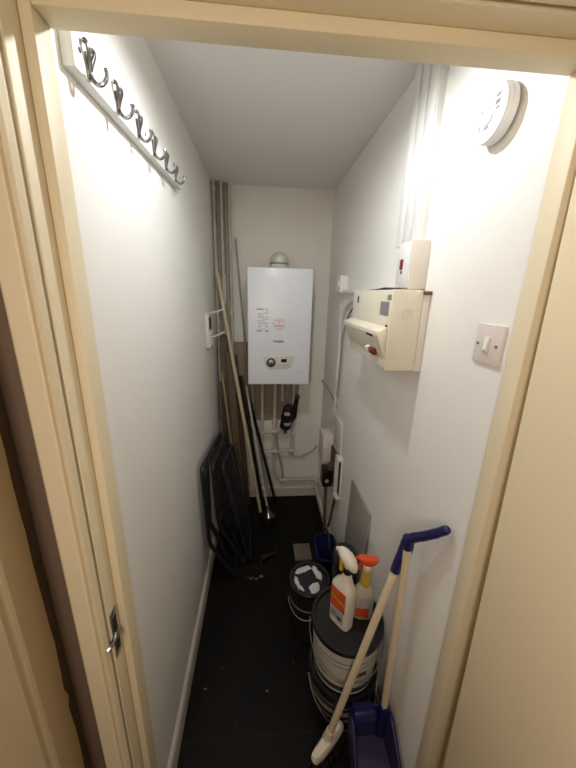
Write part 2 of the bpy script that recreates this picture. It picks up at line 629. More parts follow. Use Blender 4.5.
# ------------------------------------------------------------------ smoke alarm
AY, AZ = 0.703, 1.995
t = thing('smoke_alarm', 'round white smoke alarm high on the right wall', 'smoke alarm', (XR, AY, AZ))
b = NB(); lathe(b, [(0, 0), (.040, 0), (.040, .006), (0, .006)], (XR, AY, AZ), 40, '-x'); obj('mounting_base', b, 'dark', t)
b = NB(); lathe(b, [(0, .006), (.0485, .006), (.0495, .009), (.0495, .018), (.0485, .0195), (.0485, .0225), (.0495, .024), (.0492, .0275), (.0480, .029), (.043, .029), (.0422, .0282), (0, .0282)], (XR, AY, AZ), 48, '-x')
obj('cover', b, 'alarm', t)
# raised half-round test button and printing on its face
def face(u, v, d=.0282):      # u: to the right as one faces it (towards -y), v: up
    return (XR - d, AY - u, AZ + v)
b = NB(); pp = [face(.012 * math.cos(a) + .000, .013 * math.sin(a) - .004) for a in [(-PI / 2) + PI * k / 12 for k in range(13)]]
pp += [face(-.012, .009), face(-.012, -.017)]
prism(b, pp, (-0.0022, 0, 0)); obj('test_button', b, 'white', t, smooth=False)
for (u, v, w_, h_) in [(.020, .022, .012, .006), (.020, .011, .013, .008), (.022, .001, .010, .004), (-.004, -.022, .014, .005), (.002, -.013, .012, .003), (-.024, .012, .005, .004), (-.026, -.016, .004, .010)]:
    b = NB()
    prism(b, [face(u - w_ / 2, v - h_ / 2), face(u + w_ / 2, v - h_ / 2), face(u + w_ / 2, v + h_ / 2), face(u - w_ / 2, v + h_ / 2)], (-0.0004, 0, 0))
    obj('printed_mark', b, 'grey', t, smooth=False)

# ------------------------------------------------------------------ light switch
t = thing('light_switch', 'white light switch plate on the right wall beside the door frame', 'light switch', (XR, 0.61, 1.555))
b = NB(); box(b, XR - .007, XR, 0.571, 0.650, 1.517, 1.599, .003); obj('switch_plate', b, 'pinkwhite', t)
b = NB(); box(b, XR - .010, XR - .006, 0.6025, 0.6185, 1.540, 1.574, .001)
obj('rocker_frame', b, 'pinkwhite', t)
b = NB(); prism(b, [(XR - .009, 0.605, 1.543), (XR - .0135, 0.605, 1.546), (XR - .0105, 0.605, 1.571), (XR - .009, 0.605, 1.571)], (0, .011, 0), .0008)
obj('rocker', b, 'white', t)
for y in (0.583, 0.638):
    b = NB(); lathe(b, [(0, 0), (.003, 0), (.003, .0015), (0, .0015)], (XR - .007, y, 1.557), 12, '-x'); obj('screw', b, 'steel', t)

# ------------------------------------------------------------------ trunking, isolator, fuse box
def trunk(y0, y1, label):
    tt = thing('cable_trunking', label, 'cable trunking', (XR, (y0 + y1) / 2, 1.80), 'cable trunking on the right wall')
    bb = NB(); box(bb, XR - .018, XR, y0, y1, 1.803, ZC - .001, .001); obj('trunking_channel', bb, 'white', tt)
    bb = NB(); box(bb, XR - .0225, XR - .017, y0 + .003, y1 - .003, 1.803, ZC - .001, .0015); obj('trunking_cover', bb, 'white', tt)
    return tt
trunk(0.952, 1.004, 'white vertical cable trunking above the isolator box, strip nearer the door')
trunk(1.008, 1.058, 'white vertical cable trunking above the isolator box, middle strip of three')
trunk(1.062, 1.112, 'white vertical cable trunking above the isolator box, strip nearest the boiler')

t = thing('isolator_switch', 'white isolator box with a red rocker on top of the fuse box', 'isolator switch', (XR, 0.935, 1.67))
b = NB(); box(b, XR - .054, XR, 0.912, 0.998, 1.668, 1.801, .004); obj('box_body', b, 'offwhite', t)
b = NB(); box(b, XR - .058, XR - .053, 0.914, 0.996, 1.672, 1.798, .0015); obj('front_plate', b, 'white', t)
b = NB(); box(b, XR - .063, XR - .057, 0.953, 0.966, 1.724, 1.752, .001); obj('red_rocker', b, 'red', t)['label'] = 'red rocker'
b = NB(); box(b, XR - .0595, XR - .0575, 0.955, 0.964, 1.712, 1.720, .0005); obj('indicator', b, 'red', t)

CX, CY0, CY1, CZ0, CZ1 = 0.36, 0.870, 1.262, 1.437, 1.6655
t = thing('fuse_box', 'cream metal fuse box with a lift-up cover on the right wall', 'fuse box', (XR, 1.06, CZ0))
b = NB(); box(b, CX, XR - .022, CY0 + .012, CY1, CZ0 + .004, CZ1, .004); obj('case', b, 'cream', t)
b = NB(); box(b, CX - .001, XR - .024, CY0, CY0 + .0125, CZ0, CZ1 + .001, .0035); obj('end_plate', b, 'cream', t)
b = NB(); lathe(b, [(0, 0), (.017, 0), (.017, .0012), (.0155, .0012), (.0155, .0004), (0, .0004)], (0.405, CY0, 1.60), 28, '-y'); obj('knockout', b, 'cream', t)
b = NB(); box(b, XR - .022, XR - .0005, CY0 + .004, CY1 + .02, CZ0 - .002, CZ1 - .004, .001)
bb_ = obj('backboard', b, 'offwhite', t)
b = NB(); box(b, XR - .024, XR - .001, CY0 - .002, CY0 + .05, CZ1 - .012, CZ1 - .002, .001); obj('backboard_edge', b, 'boardwood', bb_)
# cover: wedge shaped, wide at its top
FX = 0.331
b = NB()
fy0, fy1 = CY0 + .014, CY1 + .002
prism(b, [(CX, fy0, 1.562), (FX, fy0, 1.548), (FX + .001, fy0, 1.535), (CX - .004, fy0, 1.474), (CX, fy0, 1.472)], (0, fy1 - fy0, 0), .0015)
cv = obj('cover', b, 'cream', t)
def on_flap(y, s, d=.0006):    # s: 0 at top front edge .. 1 at bottom edge
    x = FX + .001 + s * (CX - .004 - FX - .001); z = 1.535 + s * (1.474 - 1.535)
    return Vector((x - d * .9, y, z - d * .43))
b = NB(); prism(b, [on_flap(.925, -.02), on_flap(.985, -.02), on_flap(.985, .09), on_flap(.925, .09)], (-.001, 0, -.0005)); obj('label_slot', b, 'dark', cv, smooth=False)
b = NB(); prism(b, [on_flap(.925, .12), on_flap(.985, .12), on_flap(.985, .62), on_flap(.925, .62)], (-.0008, 0, -.0004)); obj('sticker', b, 'pinkwhite', cv, smooth=False)
b = NB()
prism(b, [on_flap(.930, .70), on_flap(.980, .70), on_flap(.980, .98), on_flap(.930, .98)], (-.010, 0, -.004), .001)
ms = obj('main_switch', b, 'red', t); ms['label'] = 'dark red main switch'
b = NB(); prism(b, [on_flap(.982, .66), on_flap(1.000, .66), on_flap(1.000, .98), on_flap(.982, .98)], (-.014, 0, -.005), .002); obj('switch_lever', b, 'white', t)
b = NB(); box(b, CX - .003, CX, fy0 + .006, fy0 + .014, 1.562, 1.568); obj('cover_catch', b, 'dark', t)
b = NB(); box(b, CX - .0012, CX + .001, 1.186, 1.200, 1.620, 1.645, .0004); obj('vent_slot', b, 'dark', t)
b = NB(); box(b, CX - .0010, CX + .001, 0.892, 0.958, 1.593, 1.632); obj('rating_label', b, 'grey', t, smooth=False)
b = NB(); box(b, CX - .0010, CX + .001, 0.884, 0.908, 1.637, 1.652); obj('small_label', b, 'grey', t, smooth=False)
b = NB(); prism(b, [(CX + .004, .905, CZ1), (CX + .004, .955, CZ1 + .007), (CX + .004, 1.00, CZ1 + .004), (CX + .004, 1.12, CZ1)], (.05, 0, 0)); obj('dark_wedge', b, 'dark', t, smooth=False)  # dark wedge filling the black gap above the case

# fused spur and the short trunking that runs to the fuse box
t = thing('cable_trunking', 'short horizontal trunking between the small spur box and the fuse box', 'cable trunking', (XR, 1.45, 1.66))
b = NB(); box(b, XR - .022, XR, 1.285, 1.78, 1.652, 1.672, .0015); obj('trunking_channel', b, 'white', t)
b = NB(); box(b, XR - .0255, XR - .021, 1.285, 1.78, 1.655, 1.669, .001); obj('trunking_cover', b, 'white', t)
t = thing('spur_box', 'small white spur box on the right wall beside the boiler', 'switch box', (XR, 1.74, 1.67))
b = NB(); box(b, XR - .034, XR, 1.78, 1.88, 1.655, 1.748, .003); obj('back_box', b, 'offwhite', t)
b = NB(); box(b, XR - .042, XR - .033, 1.778, 1.882, 1.658, 1.750, .003); obj('front_plate', b, 'white', t)
b = NB(); box(b, XR - .046, XR - .041, 1.815, 1.845, 1.69, 1.72, .001); obj('rocker', b, 'white', t)

# cables from the fuse box down the right wall
def cable(pts, r, m, label, name='cable', group='cables from the fuse box', n=6):
    bb = NB(); tube(bb, smooth_path(pts, n), r, 8)
    return single(name, bb, m, label, 'cable', group)
cable([(.40, 1.262, 1.600), (.435, 1.45, 1.625), (.455, 1.62, 1.615), (.458, 1.75, 1.57), (.459, 1.825, 1.45), (.459, 1.815, 1.25), (.459, 1.82, 1.08), (.459, 1.83, 0.90), (.458, 1.89, 0.79)], .0075, 'whitecable',
      'thick white cable looping from the fuse box down the right wall')
cable([(.395, 1.262, 1.580), (.43, 1.43, 1.595), (.450, 1.58, 1.58), (.460, 1.69, 1.53), (.458, 1.755, 1.42), (.458, 1.77, 1.22), (.458, 1.79, 1.05)], .006, 'greycable',
      'grey cable looping under the white one beside the fuse box')
cable([(.463, 1.865, 1.652), (.463, 1.86, 1.40), (.463, 1.86, 1.05), (.463, 1.87, 0.91), (.463, 1.95, 0.82), (.462, 2.02, 0.80)], .004, 'whitecable',
      'thin white cable dropping from the spur box to the lower boxes')
cable([(.463, 1.80, 0.98), (.463, 2.0, 1.01), (.455, 2.27, 1.02)], .004, 'greycable', 'thin grey cable crossing the back corner of the right wall')

# ------------------------------------------------------------------ boiler
BX0, BX1, BY, BZ0, BZ1 = -0.087, 0.305, 1.95, 1.077, 1.790
t = thing('boiler', 'white wall-hung boiler on the end wall', 'boiler', (0.11, YB, BZ0))
b = NB(); box(b, BX0 + .004, BX1 - .004, BY + .05, YB - .003, BZ0 + .002, BZ1 - .002, .003); obj('case', b, 'boilerside', t)
b = NB(); box(b, BX0, BX1, BY, BY + .20, BZ0, BZ1, .007, 3); fr = obj('front_panel', b, 'boiler', t)
def bf(u, v):    # point on the boiler front, from its lower left corner
    return (BX0 + u, BY, BZ0 + v)
b = NB()
cp = [(.094, .188), (.292, .188), (.284, .135), (.270, .113), (.245, .104), (.140, .102), (.115, .112), (.103, .135)]
prism(b, [(BX0 + u, BY + .001, BZ0 + v) for u, v in cp], (0, -.004, 0), .001); pn = obj('control_panel', b, 'boilerside', t)
b = NB(); lathe(b, [(0, 0), (.029, 0), (.029, .004), (.022, .006), (.022, .0035), (0, .0035)], (BX0 + .145, BY - .002, BZ0 + .146), 32, '-y'); dl = obj('dial_ring', b, 'print', pn)
b = NB(); lathe(b, [(0, 0), (.021, 0), (.020, .016), (.017, .018), (0, .018)], (BX0 + .145, BY - .002, BZ0 + .146), 32, '-y')
box(b, BX0 + .1425, BX0 + .1475, BY - .024, BY - .019, BZ0 + .136, BZ0 + .164, .001)
obj('dial_knob', b, 'steel', pn)
b = NB(); box(b, BX0 + .208, BX0 + .244, BY - .0045, BY - .0025, BZ0 + .148, BZ0 + .170, .0005); obj('display', b, 'lcd', pn)
b = NB()
for u in (.206, .222, .238, .254): box(b, BX0 + u - .004, BX0 + u + .004, BY - .0045, BY - .0025, BZ0 + .126, BZ0 + .133, .0005)
obj('button_row', b, 'lgrey', pn)
FM = lambda u, v: frame_mtx((BX0 + u, BY - .0006, BZ0 + v), (1, 0, 0), (0, 0, 1))
text('wordmark', 'VOKERA', .017, FM(.190, .279), 'black', t, sx=1.05, bold=.0006)
text('model_name', 'eco', .011, FM(.325, .085), 'grey', t, sx=1.2)
# advice sticker: rows of small print with a heading
b = NB()
random.seed(5)
def blk(u0, u1, v0, v1): box(b, BX0 + u0, BX0 + u1, BY - .0005, BY + .001, BZ0 + v0, BZ0 + v1)
blk(.055, .098, .470, .477); blk(.107, .124, .471, .476)
v = .455
while v > .345:
    u = .058 + random.random() * .012
    while u < .118:
        l = .006 + random.random() * .014
        if random.random() < .72: blk(u, min(u + l, .128), v, v + .0032)
        u += l + .004
    v -= .0085
blk(.055, .088, .340, .347); blk(.110, .124, .337, .348)
obj('instruction_sticker', b, 'grey', t, smooth=False)
b = NB()
cxu, cvu = .193, .385
for k in range(36):
    a0, a1 = 2 * PI * k / 36, 2 * PI * (k + 1) / 36
    prism(b, [(BX0 + cxu + r * math.cos(a), BY - .0004, BZ0 + cvu + r * math.sin(a)) for r, a in ((.033, a0), (.036, a0), (.036, a1), (.033, a1))], (0, .001, 0))
for (du, dv, wu) in [(0, .022, .030), (0, .012, .012), (0, .004, .008), (-.002, -.006, .052), (0, -.013, .044), (0, -.024, .022)]:
    box(b, BX0 + cxu + du - wu / 2, BX0 + cxu + du + wu / 2, BY - .0004, BY + .001, BZ0 + cvu + dv - .0022, BZ0 + cvu + dv + .0022)
obj('round_sticker', b, 'orangeprint', t, smooth=False)
# flue elbow on top
b = NB()
lathe(b, [(.062, 0), (.062, .022), (.058, .026), (.058, .045), (.055, .065), (.045, .085), (.028, .099), (.010, .105), (0, .106)], (0.108, 2.12, BZ1 - .002), 36)
tube(b, [(0.108, 2.12, BZ1 + .05), (0.108, YB - .002, BZ1 + .05)], .050, 24)
fl = obj('flue_elbow', b, 'boilerside', t)
b = NB(); lathe(b, [(0, 0), (.016, 0), (.016, .004), (.007, .006), (.007, .010), (0, .010)], (0.108, 2.066, BZ1 + .055), 20, '-y', Matrix.Rotation(-.25, 4, 'X')); obj('sampling_cap', b, 'white', fl)
b = NB(); tube(b, [(0.108 + .058 * math.cos(a), 2.12 + .058 * math.sin(a), BZ1 + .034) for a in [2 * PI * k / 28 for k in range(28)]], .004, 8, True); obj('clamp_band', b, 'steel', fl)

# ------------------------------------------------------------------ pipes
def pipe(pts, r, m, label, group, fit=(), corner=.02):
    tt = thing('pipe', label, 'pipe', pts[-1] if pts[-1][2] < pts[0][2] else pts[0], group)
    bb = NB(); tube(bb, round_corners(pts, corner, 5), r, 12); obj('tube', bb, m, tt)
    for (p, ax, ln) in fit:
        a = Vector(ax) * ln / 2
        f = NB(); tube(f, [Vector(p) - a, Vector(p) - a * .8, Vector(p) + a * .8, Vector(p) + a], [r * 1.25, r * 1.6, r * 1.6, r * 1.25], 12); obj('pipe_fitting', f, m, tt)
    return tt
Z_ = (0, 0, 1); X_ = (1, 0, 0)
G1 = 'pipes rising to the ceiling in the left corner'
pipe([(-.302, 2.235, ZC - .001), (-.302, 2.235, 0.70)], .009, 'pipe', 'vertical white pipe in the left corner, nearest the left wall', G1, [((-.302, 2.235, 2.26), Z_, .04)])
pipe([(-.278, 2.255, ZC - .001), (-.278, 2.255, 0.70)], .010, 'pipegrey', 'vertical grey pipe in the left corner, second from the left wall', G1, [((-.278, 2.255, 2.10), Z_, .04)])
pipe([(-.256, 2.235, ZC - .001), (-.256, 2.235, 1.75)], .009, 'pipe', 'vertical white pipe in the left corner, third from the left wall', G1, [])
pipe([(-.230, 2.262, ZC - .001), (-.230, 2.262, 0.62)], .012, 'pipegrey', 'vertical grey pipe in the left corner, fourth from the left wall', G1, [((-.230, 2.262, 1.55), Z_, .05)])
pipe([(-.207, 2.245, ZC - .001), (-.207, 2.245, 0.80)], .009, 'pipe', 'vertical white pipe in the left corner, farthest from the left wall', G1, [((-.207, 2.245, 2.17), Z_, .03), ((-.207, 2.245, 1.50), Z_, .035)])
G2 = 'pipes under the boiler'
pipe([(-.066, 2.245, BZ0), (-.066, 2.245, .60), (-.03, 2.245, .58)], .010, 'pipegrey', 'grey pipe under the boiler, leftmost', G2)
pipe([(.004, 2.235, BZ0), (.004, 2.235, .33), (.03, 2.235, .20), (.05, 2.235, .14)], .0115, 'pipe', 'white pipe under the boiler reaching nearly to the floor, second from the left', G2, [((.004, 2.235, .60), Z_, .04), ((.004, 2.235, .44), Z_, .035)])
pipe([(.099, 2.235, BZ0), (.099, 2.235, .27), (.12, 2.235, .215), (.17, 2.235, .183), (.43, 2.235, .183), (.448, 2.225, .17), (.452, 2.215, .085)], .012, 'pipe', 'white pipe bending from under the boiler to run low along the end wall', G2,
     [((.099, 2.235, .70), Z_, .045), ((.099, 2.235, .60), Z_, .04), ((.099, 2.235, .445), Z_, .04), ((.17, 2.235, .183), X_, .05), ((.415, 2.235, .183), X_, .03)])
pipe([(.155, 2.25, BZ0), (.155, 2.25, .86)], .010, 'pipe', 'grey pipe dropping from the boiler to the black filter, left one', G2)
pipe([(.195, 2.25, BZ0), (.195, 2.25, .90)], .008, 'pipegrey', 'grey pipe dropping from the boiler to the black filter, right one', G2)
pipe([(.240, 2.25, BZ0), (.240, 2.25, .40)], .010, 'pipe', 'white pipe right of the black filter', G2, [((.240, 2.25, .575), Z_, .035), ((.240, 2.25, .50), Z_, .035), ((.240, 2.25, .42), Z_, .04)])
pipe([(.008, 2.218, .612), (.185, 2.218, .630)], .011, 'pipe', 'upper horizontal white pipe linking the boiler pipes', G2, [((.10, 2.218, .621), X_, .04)])
pipe([(.008, 2.218, .447), (.245, 2.218, .456)], .011, 'pipe', 'lower horizontal white pipe linking the boiler pipes', G2, [((.10, 2.218, .450), X_, .04), ((.225, 2.218, .455), X_, .04)])
pipe([(.110, 2.215, .60), (.135, 2.215, .42), (.165, 2.222, .30), (.170, 2.23, .20)], .007, 'pipegrey', 'slanting grey pipe between the boiler pipes', G2, corner=.05)
bb = NB(); tube(bb, smooth_path([(.248, 2.262, .385), (.30, 2.262, .375), (.36, 2.262, .40), (.41, 2.25, .44), (.432, 2.21, .50)], 5), .005, 8)
single('cable', bb, 'greycable', 'grey cable curving across the end wall below the boiler', 'cable')

# black system filter
t = thing('system_filter', 'black plastic filter with two pale labels under the boiler', 'filter', (.20, 2.19, .68))
tilt = Matrix.Rotation(math.radians(10), 4, 'Y')
b = NB(); lathe(b, [(0, -.10), (.030, -.098), (.043, -.085), (.043, -.015), (.048, -.012), (.048, .012), (.043, .015), (.043, .075), (.028, .092), (0, .094)], (.190, 2.185, .755), 28, mtx=tilt); fb = obj('canister', b, 'black', t)
b = NB(); tube(b, smooth_path([(.215, 2.20, .70), (.245, 2.19, .76), (.252, 2.185, .86), (.262, 2.18, .92)], 4), .016, 12); obj('side_valve', b, 'black', t)
b = NB(); tube(b, [(.245, 2.17, .915), (.275, 2.17, .925)], .012, 10); obj('valve_handle', b, 'black', t)
b = NB(); lathe(b, [(.008, -.02), (.012, -.018), (.012, .018), (.008, .02)], (.178, 2.185, .640), 12); obj('drain_cap', b, 'copper', t)
for (zc, hh) in ((.795, .026), (.712, .022)):
    b = NB()
    for k in range(8):
        a0 = -PI / 2 - .55 + k * 1.1 / 8; a1 = a0 + 1.1 / 8
        prism(b, [(.188 + .0435 * math.cos(a), 2.185 + .0435 * math.sin(a), zc + z_) for a, z_ in ((a0, -hh / 2), (a1, -hh / 2), (a1, hh / 2), (a0, hh / 2))], (.0, -.0022, 0))
    obj('label', b, 'lgrey', fb, smooth=False)

# ------------------------------------------------------------------ right back corner: boxes at low level
t = thing('junction_box', 'tall white junction box at the back end of the right wall', 'junction box', (XR, 1.93, .56))
b = NB(); box(b, XR - .062, XR, 1.845, 1.985, .565, .752, .004); obj('box_body', b, 'offwhite', t)
b = NB(); box(b, XR - .068, XR - .060, 1.843, 1.987, .563, .755, .003); obj('box_cover', b, 'offwhite', t)
b = NB(); box(b, XR - .012, XR, 1.635, 1.80, .735, .925, .003)
single('blanking_plate', b, 'offwhite', 'flat white blanking plate on the right wall above the fuse cutout', 'wall plate')
t = thing('service_cutout', 'black service fuse on a brown backboard in the back right corner', 'fuse holder', (XR, 1.70, .40))
b = NB(); box(b, XR - .014, XR, 1.665, 1.84, .46, .70, .002); obj('backboard', b, 'meter', t)
b = NB(); box(b, XR - .075, XR - .014, 1.75, 1.835, .44, .56, .004); obj('fuse_carrier', b, 'black', t)
b = NB(); lathe(b, [(0, 0), (.012, 0), (.012, .004), (0, .004)], (XR - .05, 1.75, .485), 16, '-y'); obj('seal', b, 'lgrey', t)
b = NB(); box(b, XR - .05, XR - .014, 1.73, 1.78, .57, .60, .003); obj('terminal', b, 'copper', t)
b = NB(); tube(b, smooth_path([(XR - .045, 1.79, .445), (XR - .045, 1.78, .36), (XR - .045, 1.76, .20), (XR - .040, 1.76, .0)], 5), .011, 10); obj('supply_cable', b, 'copper', t)
t = thing('meter_frame', 'open white frame around a dark recess low on the right wall', 'frame', (XR, 1.62, .46))
b = NB(); box(b, XR - .030, XR, 1.640, 1.656, .475, .715, .002); box(b, XR - .030, XR, 1.585, 1.656, .715, .730, .002); box(b, XR - .030, XR, 1.585, 1.656, .462, .475, .002); box(b, XR - .010, XR, 1.585, 1.592, .475, .715, .002); obj('surround', b, 'offwhite', t)
b = NB(); box(b, XR - .008, XR, 1.592, 1.640, .475, .715); obj('recess', b, 'dark', t)
bb = NB(); tube(bb, smooth_path([(.448, 1.62, .45), (.446, 1.65, .36), (.446, 1.69, .24), (.446, 1.73, .15)], 5), .009, 10)
single('cable', bb, 'copper', 'brown cable hanging from the white frame towards the skirting', 'cable')
bb = NB(); tube(bb, round_corners([(.438, 2.20, .14), (.438, 1.99, .14), (.438, 1.86, .14)], .02), .011, 10)
single('pipe', bb, 'pipe', 'white pipe running low along the right skirting', 'pipe')

# ------------------------------------------------------------------ left wall control box
t = thing('control_box', 'white wiring box with a dark slot at the back of the left wall', 'control box', (XL, 1.86, 1.34))
b = NB(); box(b, XL, XL + .022, 1.80, 1.93, 1.335, 1.525, .003); obj('box_body', b, 'offwhite', t)
b = NB(); box(b, XL + .021, XL + .027, 1.815, 1.87, 1.44, 1.505, .001); obj('dark_slot', b, 'black', t)
b = NB()
for k in range(4):
    for q in range(3):
        box(b, XL + .021, XL + .028, 1.812 + q * .038, 1.838 + q * .038, 1.345 + k * .021, 1.359 + k * .021, .001)
obj('ribbed_cover', b, 'white', t)
for z_ in (1.525, 1.385):
    b = NB(); tube(b, [(XL + .02, 1.90, z_), (XL + .05, 1.96, z_ + .005), (XL + .085, 2.0, z_ + .02)], .005, 8); obj('bracket', b, 'white', t)

# ------------------------------------------------------------------ poles and boards in the left corner
bb = NB(); tube(bb, [(-.008, 2.08, .006), (-.150, 2.12, .90), (-.288, 2.165, 1.766)], .0125, 12)
single('wooden_pole', bb, 'wood', 'long pale wooden pole leaning across the left corner', 'pole')
t = thing('mop_pole', 'steel pole with a shiny conical foot beside the pale wooden pole', 'mop', (.047, 2.0, 0))
b = NB(); tube(b, [(.046, 1.985, .09), (-.112, 2.17, 1.0)], .008, 10); obj('pole', b, 'alu', t)
b = NB(); tube(b, [(.052, 1.978, .05), (.049, 1.981, .07), (.046, 1.985, .10), (.041, 1.991, .13)], [.040, .030, .015, .010], 16); obj('chrome_socket', b, 'chrome', t)
b = NB(); lathe(b, [(0, 0), (.058, 0), (.062, .02), (.05, .05), (0, .055)], (.054, 1.98, 0), 24); obj('foot', b, 'black', t)
bb = NB(); tube(bb, [(-.175, 2.268, 1.985), (-.112, 2.268, 1.18)], .006, 8)
single('rod', bb, 'pipegrey', 'thin grey rod leaning on the end wall left of the boiler', 'rod')
bb = NB(); tube(bb, [(.115, 2.16, .012), (-.085, 2.18, .88)], .011, 10)
single('dark_pole', bb, 'black', 'black pole leaning in front of the pipes, right of the steel pole', 'pole', 'black poles')
bb = NB(); tube(bb, [(.02, 2.06, .012), (-.150, 2.16, 1.08)], .013, 10)
single('dark_pole', bb, 'black', 'black pole between the pale pole and the steel pole', 'pole', 'black poles')

def plank(p0, p1, wdt, thk, ang, m, label, group='boards standing in the left corner'):
    p0, p1 = Vector(p0), Vector(p1)
    d = (p1 - p0).normalized()
    s = Vector((math.cos(ang), math.sin(ang), 0)); s = (s - d * s.dot(d)).normalized()
    n = d.cross(s)
    bb = NB()
    pp = [p0 + s * wdt / 2 + n * thk / 2, p0 - s * wdt / 2 + n * thk / 2, p0 - s * wdt / 2 - n * thk / 2, p0 + s * wdt / 2 - n * thk / 2]
    prism(bb, pp, p1 - p0, .002)
    return single('board', bb, m, label, 'board', group)
plank((-.215, 2.17, .005), (-.262, 2.185, 1.36), .055, .012, .3, 'boardwood', 'brown board nearest the left wall in the corner')
plank((-.165, 2.14, .005), (-.222, 2.165, 1.25), .050, .012, .1, 'boardwood', 'wide brown board in the corner behind the pale pole')
plank((-.165, 2.095, .005), (-.275, 2.125, 1.12), .014, .014, .1, 'boardpale', 'thin pale batten crossing the brown boards')
plank((-.110, 2.17, .005), (-.195, 2.205, 1.22), .040, .012, .0, 'boardwood2', 'reddish dark board just behind the pale pole')
plank((-.262, 2.125, .005), (-.272, 2.150, 1.04), .04, .010, .5, 'boardwood2', 'short reddish board against the left wall')

# ------------------------------------------------------------------ folded clothes airer leaning on the left wall
t = thing('clothes_airer', 'folded black wire clothes airer leaning on the left wall', 'clothes airer', (-.2, 1.7, 0))
A = Vector((-.292, 1.385, .815)); B_ = Vector((-.285, 1.99, .72)); Cc = Vector((-.20, 1.95, .012)); D = Vector((-.155, 1.495, .012)); E_ = Vector((-.285, 1.435, .32))
b = NB(); tube(b, round_corners([A, B_, Cc, D, E_], .04, 5, True), .011, 10, True); obj('outer_frame', b, 'blackmetal', t)
off = Vector((.035, .03, -.01))
A2, B2, C2, D2, E2 = [p_ + off for p_ in (A, B_, Cc, D, E_)]
A2 += Vector((0, .06, -.03)); E2 += Vector((0.01, .05, .05)); D2 += Vector((0.02, .06, .0)); C2 += Vector((.03, -.02, 0)); D2.z = .012; C2.z = .012
b = NB(); tube(b, round_corners([A2, B2, C2, D2, E2], .05, 5, True), .010, 10, True); obj('inner_frame', b, 'blackmetal', t)
A3 = Vector((-.225, 1.60, .70)); B3 = Vector((-.20, 1.96, .66)); C3 = Vector((-.085, 1.90, .012)); D3 = Vector((-.075, 1.60, .012))
b = NB(); tube(b, round_corners([A3, B3, C3, D3], .05, 5, True), .009, 10, True); obj('leg_frame', b, 'blackmetal', t)
for k in range(9):
    f = (k + .6) / 9.6
    f2 = f * .9
    b = NB(); tube(b, [A.lerp(B_, f), (E_ if f < .3 else E_.lerp(Cc, f * .6)).lerp(A.lerp(B_, f), .25) + Vector((.01, 0, 0)), D.lerp(Cc, f2)], .0055, 8); obj('hanging_rail', b, 'blackmetal', t)
for k in range(7):
    f = (k + .6) / 7.4
    b = NB(); tube(b, [A2.lerp(B2, f), E2.lerp(C2, f * .7).lerp(A2.lerp(B2, f), .35), D2.lerp(C2, f * .9)], .005, 8); obj('hanging_rail', b, 'blackmetal', t)
for k in range(6):
    f = (k + .6) / 6.4
    b = NB(); tube(b, [A3.lerp(B3, f), D3.lerp(C3, f)], .005, 8); obj('hanging_rail', b, 'blackmetal', t)
b = NB(); box(b, -.262, -.240, 1.50, 1.56, .50, .53, .004); obj('hinge_clip', b, 'black', t)

# ------------------------------------------------------------------ right wall: leaning board, bin, tub, caddy
b = NB(); prism(b, [(.440, 1.09, .0), (.4585, 1.10, .742), (.4585, 1.372, .742), (.440, 1.372, .0)], (.010, 0, 0), .001)
single('grey_board', b, 'greyboard', 'grey rectangular board leaning on the right wall behind the bottles', 'board')

t = thing('bin', 'dark grey round-topped bin behind the spray bottles', 'bin', (.384, 1.155, 0))
b = NB(); lathe(b, [(0, 0), (.046, 0), (.050, .40), (.050, .47)], (.384, 1.155, 0), 32); obj('bin_body', b, 'black', t)
b = NB(); lathe(b, [(.051, .465), (.053, .47), (.053, .500), (.048, .512), (.034, .520), (0, .522)], (.384, 1.155, 0), 32); obj('bin_lid', b, 'bag', t)

t = thing('caddy', 'blue plastic caddy on the floor at the back of the right wall', 'caddy', (.385, 1.50, 0))
b = NB(); loft(b, [(.385, 1.50, 0, .048, .085, 5), (.385, 1.50, .01, .050, .088, 5), (.385, 1.50, .20, .062, .105, 5), (.385, 1.50, .205, .065, .108, 5), (.385, 1.50, .205, .058, .10, 5), (.385, 1.50, .03, .048, .085, 5)]); obj('tub', b, 'bright_blue', t)
b = NB(); tube(b, smooth_path([(.385, 1.41, .19), (.385, 1.42, .27), (.385, 1.50, .31), (.385, 1.58, .27), (.385, 1.59, .19)], 5), .006, 8); obj('handle', b, 'black', t)
b = NB(); box(b, .215, .325, 1.60, 1.735, 0, .012, .001)
single('offcut', b, 'debris', 'flat pale grey offcut lying on the floor by the blue caddy', 'offcut')

